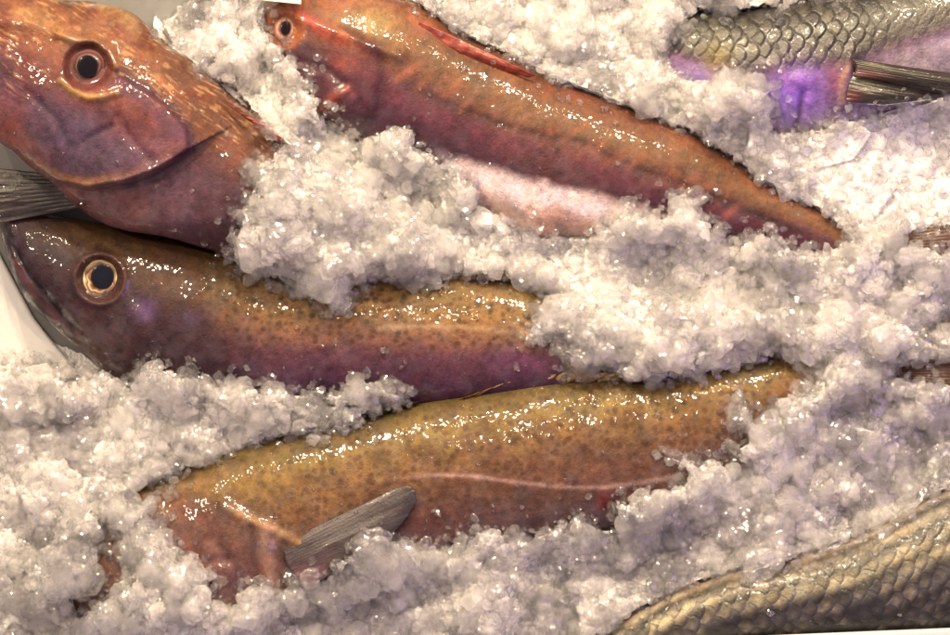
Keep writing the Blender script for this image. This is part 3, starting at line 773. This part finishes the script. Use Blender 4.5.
# ------------------------------------------------------------------ ice materials
def ice_material():
    """wet ice: milky body that lets light through, clear where the 'clear' attribute is high, with a wet gloss"""
    m = bpy.data.materials.new('crushed_ice'); m.use_nodes = True
    nt = m.node_tree
    for n in list(nt.nodes): nt.nodes.remove(n)
    L = nt.links.new
    out = nt.nodes.new('ShaderNodeOutputMaterial')
    co = coords(nt)
    at = node(nt, 'ShaderNodeAttribute', attribute_name='clear')
    n2 = node(nt, 'ShaderNodeTexNoise', Scale=0.35, Detail=4.0, Roughness=0.7); L(co, n2.inputs['Vector'])
    v = node(nt, 'ShaderNodeTexVoronoi', Scale=0.22, feature='F1'); L(co, v.inputs['Vector'])
    ad = node(nt, 'ShaderNodeMath', operation='MULTIPLY_ADD'); ad.inputs[1].default_value = 0.7
    L(v.outputs['Distance'], ad.inputs[0]); L(n2.outputs['Fac'], ad.inputs[2])
    bp = node(nt, 'ShaderNodeBump', Strength=0.6, Distance=2.0 * S); L(ad.outputs[0], bp.inputs['Height'])
    body = nt.nodes.new('ShaderNodeBsdfPrincipled')
    body.inputs['Base Color'].default_value = (0.95, 0.91, 0.89, 1)
    body.inputs['Roughness'].default_value = 0.5
    body.inputs['Specular IOR Level'].default_value = 0.0
    body.inputs['Subsurface Weight'].default_value = 1.0
    body.inputs['Subsurface Radius'].default_value = (1, 0.95, 0.95)
    body.inputs['Subsurface Scale'].default_value = 7 * S
    tr = node(nt, 'ShaderNodeBsdfTranslucent'); tr.inputs[0].default_value = (0.95, 0.91, 0.90, 1)
    bt = node(nt, 'ShaderNodeMixShader'); bt.inputs[0].default_value = 0.35; L(body.outputs[0], bt.inputs[1]); L(tr.outputs[0], bt.inputs[2])
    tp = node(nt, 'ShaderNodeBsdfTransparent'); tp.inputs[0].default_value = (0.98, 0.975, 0.975, 1)
    rf = node(nt, 'ShaderNodeBsdfRefraction', IOR=1.22, Roughness=0.02); L(bp.outputs[0], rf.inputs['Normal'])
    g2 = node(nt, 'ShaderNodeMapRange'); g2.inputs['From Min'].default_value = 0.6; g2.inputs['From Max'].default_value = 0.9; g2.inputs['To Max'].default_value = 0.7
    L(at.outputs['Fac'], g2.inputs['Value'])
    clr = node(nt, 'ShaderNodeMixShader'); L(g2.outputs[0], clr.inputs[0]); L(tp.outputs[0], clr.inputs[1]); L(rf.outputs[0], clr.inputs[2])
    mix = node(nt, 'ShaderNodeMixShader'); L(at.outputs['Fac'], mix.inputs[0]); L(bt.outputs[0], mix.inputs[1]); L(clr.outputs[0], mix.inputs[2])
    gl = node(nt, 'ShaderNodeBsdfGlossy', Roughness=0.07); L(bp.outputs[0], gl.inputs['Normal'])
    fr = node(nt, 'ShaderNodeFresnel', IOR=1.38); L(bp.outputs[0], fr.inputs['Normal'])
    top = node(nt, 'ShaderNodeMixShader'); L(fr.outputs[0], top.inputs[0]); L(mix.outputs[0], top.inputs[1]); L(gl.outputs[0], top.inputs[2])
    L(top.outputs[0], out.inputs[0])
    return m
M_ICE = ice_material()
def clear_ice():
    """a wet fragment: part clear glass, part milky with trapped air; light gets through to what lies below"""
    m, nt, b = new_mat('clear_ice')
    L = nt.links.new
    out = [n for n in nt.nodes if n.type == 'OUTPUT_MATERIAL'][0]
    co = coords(nt)
    at = node(nt, 'ShaderNodeAttribute', attribute_name='clear')
    n2 = node(nt, 'ShaderNodeTexNoise', Scale=0.16, Detail=1.0, Roughness=0.5); L(co, n2.inputs['Vector'])
    bp = node(nt, 'ShaderNodeBump', Strength=0.35, Distance=2.0 * S); L(n2.outputs['Fac'], bp.inputs['Height'])
    L(bp.outputs[0], b.inputs['Normal'])
    b.inputs['Base Color'].default_value = (1, 0.995, 0.995, 1)
    b.inputs['Transmission Weight'].default_value = 1.0
    b.inputs['Roughness'].default_value = 0.03
    b.inputs['IOR'].default_value = 1.31
    tp = node(nt, 'ShaderNodeBsdfTransparent'); tp.inputs[0].default_value = (1, 1, 1, 1)
    m1 = node(nt, 'ShaderNodeMixShader')
    gm = node(nt, 'ShaderNodeMapRange'); gm.inputs['From Min'].default_value = 0.5; gm.inputs['From Max'].default_value = 0.95
    gm.inputs['To Min'].default_value = 0.62; gm.inputs['To Max'].default_value = 0.3; L(at.outputs['Fac'], gm.inputs['Value']); L(gm.outputs[0], m1.inputs[0])
    L(b.outputs[0], m1.inputs[1]); L(tp.outputs[0], m1.inputs[2])
    df = node(nt, 'ShaderNodeBsdfDiffuse'); df.inputs[0].default_value = (0.95, 0.93, 0.92, 1)
    tr = node(nt, 'ShaderNodeBsdfTranslucent'); tr.inputs[0].default_value = (0.99, 0.98, 0.97, 1)
    m2 = node(nt, 'ShaderNodeMixShader'); m2.inputs[0].default_value = 0.6; L(df.outputs[0], m2.inputs[1]); L(tr.outputs[0], m2.inputs[2])
    mk = node(nt, 'ShaderNodeMapRange'); mk.inputs['To Min'].default_value = 0.33; mk.inputs['To Max'].default_value = 0.015; L(at.outputs['Fac'], mk.inputs['Value'])
    m3 = node(nt, 'ShaderNodeMixShader'); L(mk.outputs[0], m3.inputs[0]); L(m1.outputs[0], m3.inputs[1]); L(m2.outputs[0], m3.inputs[2])
    gl = node(nt, 'ShaderNodeBsdfGlossy', Roughness=0.085); L(bp.outputs[0], gl.inputs['Normal'])
    fr = node(nt, 'ShaderNodeFresnel', IOR=1.65); L(bp.outputs[0], fr.inputs['Normal'])
    ge = nt.nodes.new('ShaderNodeNewGeometry')
    sb = node(nt, 'ShaderNodeMath', operation='SUBTRACT'); sb.inputs[0].default_value = 1.0; L(ge.outputs['Backfacing'], sb.inputs[1])
    ff = node(nt, 'ShaderNodeMath', operation='MULTIPLY'); L(fr.outputs[0], ff.inputs[0]); L(sb.outputs[0], ff.inputs[1])
    top = node(nt, 'ShaderNodeMixShader'); L(ff.outputs[0], top.inputs[0]); L(m3.outputs[0], top.inputs[1]); L(gl.outputs[0], top.inputs[2])
    L(top.outputs[0], out.inputs[0])
    return m
M_CLEAR = clear_ice()

# ------------------------------------------------------------------ crushed ice: packed bed + loose granules, one mass nobody could count
def chunk_template(sub, rng, rough=0.25, cuts=9, squash=0.6):
    bm = bmesh.new(); bmesh.ops.create_icosphere(bm, subdivisions=sub, radius=1.0)
    v = np.array([w.co[:] for w in bm.verts]); f = np.array([[w.index for w in q.verts] for q in bm.faces])
    bm.free()
    k = rng.normal(size=(3, 3)) * 2.2; ph = rng.uniform(0, 6, 3)
    nz = np.sin(v @ k + ph).mean(1)
    k2 = rng.normal(size=(3, 4)) * 5; nz2 = np.sin(v @ k2 + rng.uniform(0, 6, 4)).mean(1)
    v = v * (1 + rough * nz + rough * 0.5 * nz2 + (rng.normal(size=len(v)) * (0.045 if sub >= 3 else 0.0)))[:, None]
    for _ in range(cuts):
        n = rng.normal(size=3); n /= np.linalg.norm(n); c = rng.uniform(0.5, 0.85)
        d = v @ n - c
        v = v - np.outer(np.clip(d, 0, None) * 0.95, n)
    v = v * np.array([1, rng.uniform(squash, 1), rng.uniform(squash, 0.95)])
    return v, f

def rot_mats(rng, n):
    q = rng.normal(size=(n, 4)); q /= np.linalg.norm(q, axis=1)[:, None]
    w, x, y, z = q.T
    return np.stack([np.stack([1 - 2 * (y * y + z * z), 2 * (x * y - z * w), 2 * (x * z + y * w)], -1),
                     np.stack([2 * (x * y + z * w), 1 - 2 * (x * x + z * z), 2 * (y * z - x * w)], -1),
                     np.stack([2 * (x * z - y * w), 2 * (y * z + x * w), 1 - 2 * (x * x + y * y)], -1)], 1)

def samp(a, x, y):
    return a[np.clip(((x - X0) / GR).astype(int), 0, a.shape[0] - 1), np.clip(((y - Y0) / GR).astype(int), 0, a.shape[1] - 1)]

rng = np.random.default_rng(11)
VV, FF, CC = [], [], []
off = 0
# packed bed
keep = sdfb > -12
idx = np.arange(gx.size).reshape(gx.shape)
f = grid_faces(*gx.shape)[:, ::-1]
kf = keep.ravel()[f].all(1)
used = np.zeros(gx.size, bool); used[f[kf].ravel()] = True
remap = np.cumsum(used) - 1
v = P(gx, gy, ICE).reshape(-1, 3)[used]
fq = remap[f[kf]]
VV.append(v); FF.append(np.concatenate([fq[:, [0, 1, 2]], fq[:, [0, 2, 3]]])); off = len(v)
CC.append(np.full(len(v), 0.0))

def scatter(n, rmin, rmax, sub, clear_fn, region, lift, ntemp=14, rough=0.25, cuts=9, pw=2.0, seed=0, zmap=None):
    global off
    r_ = np.random.default_rng(seed)
    x = r_.uniform(X0 + 12, X1 - 12, n * 3); y = r_.uniform(Y0 + 12, Y1 - 12, n * 3)
    p = region(x, y)
    ok = r_.uniform(size=len(x)) < p
    x = x[ok][:n]; y = y[ok][:n]; n = len(x)
    r = rmin + (rmax - rmin) * r_.uniform(size=n) ** pw
    z = samp(ICE if zmap is None else zmap, x, y) + lift * r
    R = rot_mats(r_, n)
    cl = clear_fn(r_, x, y, n)
    tm = r_.integers(0, ntemp, n)
    for t in range(ntemp):
        tv, tf = chunk_template(sub, r_, rough, cuts)
        s = np.where(tm == t)[0]
        if not len(s): continue
        c = np.stack([x[s], y[s], z[s]], -1)
        w = np.einsum('nij,vj->nvi', R[s], tv) * r[s][:, None, None] + c[:, None, :]
        v = P(w[..., 0], w[..., 1], w[..., 2]).reshape(-1, 3)
        ff = (tf[None] + (np.arange(len(s)) * len(tv))[:, None, None]).reshape(-1, 3) + off
        VV.append(v); FF.append(ff[:, ::-1]); CC.append(np.repeat(cl[s], len(tv))); off += len(v)

cover = lambda x, y: (samp(sdf, x, y) > 2) * (1 - 0.55 * samp(smooth_snow, x, y))
rimf = lambda x, y: ((samp(sdf, x, y) > -1.5) & (samp(sdf, x, y) < 20)) * 1.0
mixed = lambda r_, x, y, n: np.clip(r_.normal(0.45, 0.2, n) + 1.3 * fbm(x / 60, y / 60, 401, 3) - 0.5 * samp(smooth_snow, x, y), 0.0, 1.0)
clearer = lambda r_, x, y, n: np.clip(r_.normal(0.8, 0.15, n), 0.3, 0.97)
NBED = len(FF[0])
big = lambda x, y: cover(x, y) * (1 - samp(smooth_snow, x, y)) * (samp(sdf, x, y) > 7)
glassy = lambda r_, x, y, n: np.clip(r_.normal(0.62, 0.18, n) + 1.0 * fbm(x / 60, y / 60, 401, 3), 0.15, 0.95)
scatter(3600, 3.0, 9.0, 2, mixed, cover, 0.2, seed=1, rough=0.4, cuts=7)
scatter(1500, 8.0, 20.0, 3, glassy, big, -0.15, seed=2, rough=0.42, cuts=5, pw=1.6)
TOPZ = np.maximum(ftop, ICE)
scatter(1500, 3.0, 10.0, 2, clearer, rimf, 0.25, seed=3, rough=0.42, cuts=6, zmap=TOPZ)
NF0 = sum(len(q) for q in FF)
scatter(5200, 2.2, 7.0, 2, glassy, cover, 0.5, seed=21, rough=0.4, cuts=9)
scatter(2200, 2.0, 7.0, 2, clearer, rimf, 0.35, seed=31, rough=0.4, cuts=8, zmap=TOPZ)
gapf = lambda x, y: (samp(sdf, x, y) > -9) * (samp(sdf, x, y) < 7) * (samp(ftop, x, y) < 46) * (samp(fdil, x, y) > 20) * ((x > 120) | (y > 400)) * 1.0
scatter(2600, 2.2, 6.5, 2, glassy, gapf, 0.1, seed=51, rough=0.4, cuts=8, zmap=np.maximum(np.minimum(fdil - 2, base + 4), ICE))
strayf = lambda x, y: (samp(sdf, x, y) < 1) * (samp(ftop, x, y) > -20) * np.exp(np.minimum(samp(sdf, x, y), 0) / 9.0)
glass = lambda r_, x, y, n: np.clip(r_.normal(0.88, 0.08, n), 0.6, 0.98)
scatter(2600, 1.3, 6.5, 2, glass, strayf, 0.35, seed=41, rough=0.35, cuts=8, zmap=ftop)
scatter(160, 1.0, 3.2, 2, glass, lambda x, y: (samp(sdf, x, y) < -8) * (samp(ftop, x, y) > 20) * 1.0, 0.3, seed=43, zmap=ftop)
NF1 = sum(len(q) for q in FF)
scatter(260, 4.0, 9.0, 3, glass, lambda x, y: (samp(sdf, x, y) > -7) * (samp(sdf, x, y) < 5) * (samp(ftop, x, y) > -20) * 1.0, 0.3, seed=45, rough=0.3, cuts=10, zmap=np.maximum(ftop, ICE))
scatter(700, 8.0, 16.0, 3, mixed, lambda x, y: cover(x, y) * (1 - samp(smooth_snow, x, y)) * (samp(sdf, x, y) > 6), 0.0, seed=2, rough=0.35, cuts=10)
scatter(2600, 2.5, 8.5, 2, clearer, rimf, 0.3, seed=3, rough=0.35, cuts=10, zmap=TOPZ)
scatter(900, 1.5, 4.5, 2, clearer, lambda x, y: (x < 105) * (y > 345) * (samp(sdf, x, y) > -22) * (samp(sdf, x, y) < 22) * (samp(ftop, x, y) < -20) * 1.0, 0.3, seed=8, rough=0.35, cuts=10)
V = np.concatenate(VV); F = np.concatenate(FF); Cc = np.concatenate(CC)
me = make_mesh('crushed_ice', V, F, attrs={'clear': Cc}, smooth=True)
ice = obj('crushed_ice', me, M_ICE)
me.materials.append(M_CLEAR)
sm = np.ones(len(F), bool); sm[NBED:] = False
me.polygons.foreach_set('use_smooth', sm)
mi = np.ones(len(F), np.int32); mi[:NBED] = 0
me.polygons.foreach_set('material_index', mi)
tag(ice, 'wet crushed ice packed round and over the fish in the tray', 'ice', kind='stuff')

# larger single pieces of ice one can pick out
def ice_piece(label, cx, cy, z, pts_or_r, sz=(1, 1, 0.6), seed=0, clear=0.7, rot=0.0):
    r_ = np.random.default_rng(seed)
    v, f = chunk_template(4, r_, 0.4, 5, 0.9)
    v = v / np.abs(v).max(0)
    v = v + 0.09 * np.stack([fbm(v[:, 0] * 3 + 9, v[:, 1] * 3 + v[:, 2] * 3, seed + q, 3) for q in (1, 2, 3)], -1) * 2
    v = v * np.array(sz) * pts_or_r
    ca, sa = math.cos(rot), math.sin(rot)
    xx = cx + v[:, 0] * ca - v[:, 1] * sa; yy = cy + v[:, 0] * sa + v[:, 1] * ca
    loc = P(cx, cy, z)
    me = make_mesh('ice_piece', P(xx, yy, z + v[:, 2]) - loc, f[:, ::-1], attrs={'clear': np.full(len(v), clear)}, smooth=True)
    o = obj('ice_piece', me, M_CLEAR, origin=loc)
    return tag(o, label, 'ice piece', 'single pieces of ice')
def ztop(x, y): return float(max(samp(ICE, np.array([x]), np.array([y]))[0], samp(ftop, np.array([x]), np.array([y]))[0]))
for lab, cx, cy, r, sz, sd, cl, ro, dz in (
    ('upright clear ice piece at the crest of the pile below the ringed eye', 152, 374, 15, (0.85, 1.1, 0.7), 3, 0.8, 0.3, 4),
    ('large rounded clear ice lump beside the purple end of the middle spotted fish', 560, 312, 30, (1.25, 0.7, 0.6), 5, 0.62, -0.15, -2),
    ('pointed ice shard standing on the tail end of the golden spotted fish', 735, 408, 26, (0.45, 1.1, 0.4), 7, 0.55, 0.15, 0),
    ('thin sharp ice sliver poking left over the flank of the golden spotted fish', 676, 457, 19, (1.2, 0.36, 0.4), 9, 0.75, 0.45, 2),
    ('ice tip jutting out just below the pointed shard', 738, 450, 18, (1.0, 0.6, 0.5), 11, 0.7, 0.5, 2),
    ('glassy angular ice piece lying against the grey side fin', 366, 540, 17, (1.0, 0.9, 0.7), 13, 0.85, 0.2, 3),
    ('flat clear ice piece at the belly edge of the slim red fish, under its gills', 392, 140, 20, (1.1, 0.55, 0.5), 15, 0.7, -0.3, 2),
    ('broad lilac tinted ice slab between the two red fish heads', 240, 62, 27, (1.0, 0.8, 0.5), 17, 0.72, 0.5, 0),
    ('smooth grey ice slab on the back of the middle spotted fish', 300, 280, 25, (1.2, 0.55, 0.5), 19, 0.85, 0.25, -3),
    ('hanging clear ice drop on the back of the middle spotted fish', 340, 308, 11, (1.0, 1.1, 0.7), 21, 0.9, 0.4, 2),
    ('ice piece riding over the tail of the slim red fish', 694, 200, 17, (1.1, 0.8, 0.8), 23, 0.55, -0.4, -2),
    ('rounded ice nub at the foot of the gill strap', 312, 577, 13, (1.0, 0.9, 0.8), 25, 0.6, 0.0, 2),
    ('pale creamy ice slab along the dorsal edge of the slim red fish', 590, 78, 26, (1.3, 0.7, 0.45), 27, 0.35, 0.3, -2),
    ('small clear ice bead on the dorsal edge of the slim red fish', 558, 82, 7, (1.0, 1.0, 0.8), 29, 0.9, 0.0, 4)):
    ice_piece(lab, cx, cy, ztop(cx, cy) + dz, r, sz, sd, cl, ro)

# ------------------------------------------------------------------ tray
def plastic(name, lo, hi):
    m, nt, b = new_mat(name)
    co = coords(nt)
    n1 = node(nt, 'ShaderNodeTexNoise', Scale=0.05, Detail=6.0, Roughness=0.7); nt.links.new(co, n1.inputs['Vector'])
    cr = node(nt, 'ShaderNodeMapRange'); cr.inputs['To Min'].default_value = lo; cr.inputs['To Max'].default_value = hi
    nt.links.new(n1.outputs['Fac'], cr.inputs['Value'])
    cb = node(nt, 'ShaderNodeCombineColor'); 
    for k in range(3): nt.links.new(cr.outputs[0], cb.inputs[k])
    nt.links.new(cb.outputs[0], b.inputs['Base Color'])
    b.inputs['Roughness'].default_value = 0.3
    bp = node(nt, 'ShaderNodeBump', Strength=0.15, Distance=2 * S); nt.links.new(n1.outputs['Fac'], bp.inputs['Height']); nt.links.new(bp.outputs[0], b.inputs['Normal'])
    return m
M_PL = plastic('white_plastic', 0.5, 0.6)
M_SHADE_GREY = plastic('shade_grey_plastic', 0.09, 0.15)  # floor of the white tray, its shade put into a grey base colour
def prism(name, poly, z0, z1, mat, parent, bev=2.0):
    bm = bmesh.new()
    lo = [bm.verts.new(P(px, py, z0)) for px, py in poly]; hi = [bm.verts.new(P(px, py, z1)) for px, py in poly]
    n = len(poly)
    bm.faces.new(hi); bm.faces.new(lo[::-1])
    for i in range(n): bm.faces.new([lo[i], lo[(i + 1) % n], hi[(i + 1) % n], hi[i]])
    bmesh.ops.recalc_face_normals(bm, faces=bm.faces)
    bmesh.ops.bevel(bm, geom=list(bm.edges), offset=bev * S, segments=3, affect='EDGES', profile=0.5)
    root = parent
    bmesh.ops.translate(bm, verts=bm.verts, vec=-root.location if root else (0, 0, 0))
    me = bpy.data.meshes.new(name); bm.to_mesh(me); bm.free()
    for p in me.polygons: p.use_smooth = False
    return obj(name, me, mat, parent)
tray = thing('tray', P(475, 317, -30), 'plastic tray with white rims and shade-grey painted floor under all the fish and ice', 'tray')
prism('tray_floor', [(-120, -120), (1070, -120), (1070, 760), (-120, 760)], -30, -2, M_SHADE_GREY, tray, 1)
prism('rim', [(600, 642), (700, 638), (1060, 623), (1060, 740), (600, 740)], -1.5, 96, M_PL, tray, 4)
prism('ledge', [(-110, 225), (-14, 225), (4, 262), (34, 318), (70, 362), (70, 440), (-110, 440)], -1.5, 6, M_PL, tray, 4)

# cream card at the top edge
def card_mat():
    m, nt, b = new_mat('cream_card')
    b.inputs['Base Color'].default_value = (*lin(232, 222, 190), 1); b.inputs['Roughness'].default_value = 0.35
    return m
card = thing('card', P(282, -20, 100), 'cream card edge just showing above the eye of the slim red fish', 'card')
prism('card_sheet', [(258, -60), (303, -58), (301, 4.5), (262, 0.5)], 98, 102, card_mat(), card, 0.6)

# ------------------------------------------------------------------ lights
def area(name, loc, target, size, power, color, size_y=None):
    l = bpy.data.lights.new(name, 'AREA'); l.energy = power; l.color = color
    l.shape = 'RECTANGLE' if size_y else 'SQUARE'; l.size = size
    if size_y: l.size_y = size_y
    o = bpy.data.objects.new(name, l); COL.objects.link(o)
    o.location = loc
    from mathutils import Vector
    o.rotation_euler = (Vector(target) - Vector(loc)).to_track_quat('-Z', 'Y').to_euler()
    return o
for k, (lx, ly, lz, pw_) in enumerate(((-0.62, 0.80, 0.80, 4), (-0.36, 0.95, 0.66, 7), (-0.16, 0.88, 0.82, 7), (0.04, 0.95, 0.68, 7), (0.24, 0.88, 0.82, 6), (0.48, 0.92, 0.76, 5),
                                       (-0.75, 0.35, 0.9, 5), (0.05, 0.62, 1.3, 5))):
    area('warm_glint_lamp', (lx, ly, lz), (0, 0, 0), 0.04, pw_ * 1.15, (1.0, 0.79, 0.52))  # warm key split into unseen small bulbs, added to multiply glints
area('violet_lamp', (0.85, -0.12, 0.6), (0.1, 0, 0), 0.55, 1.9, (0.62, 0.34, 1.0))

w = bpy.data.worlds.new('World'); scene.world = w; w.use_nodes = True
bg = w.node_tree.nodes['Background']
bg.inputs[0].default_value = (0.98, 0.74, 0.73, 1); bg.inputs[1].default_value = 0.66

# ------------------------------------------------------------------ camera
cam = bpy.data.cameras.new('camera'); co = bpy.data.objects.new('camera', cam); COL.objects.link(co)
co.location = (0, 0, DCAM * S)
cam.sensor_fit = 'HORIZONTAL'; cam.sensor_width = 36
cam.lens = 36 * DCAM / 950.0
cam.clip_start = 0.05; cam.clip_end = 50
scene.camera = co
scene.view_settings.view_transform = 'Standard'; scene.view_settings.look = 'None'
scene.view_settings.exposure = 0; scene.view_settings.gamma = 1
c = scene.cycles
c.max_bounces = 16; c.transmission_bounces = 14; c.glossy_bounces = 4; c.diffuse_bounces = 4; c.transparent_max_bounces = 16
c.use_denoising = True
c.use_adaptive_sampling = True; c.adaptive_threshold = 0.05
c.sample_clamp_indirect = 20.0
c.blur_glossy = 0.5
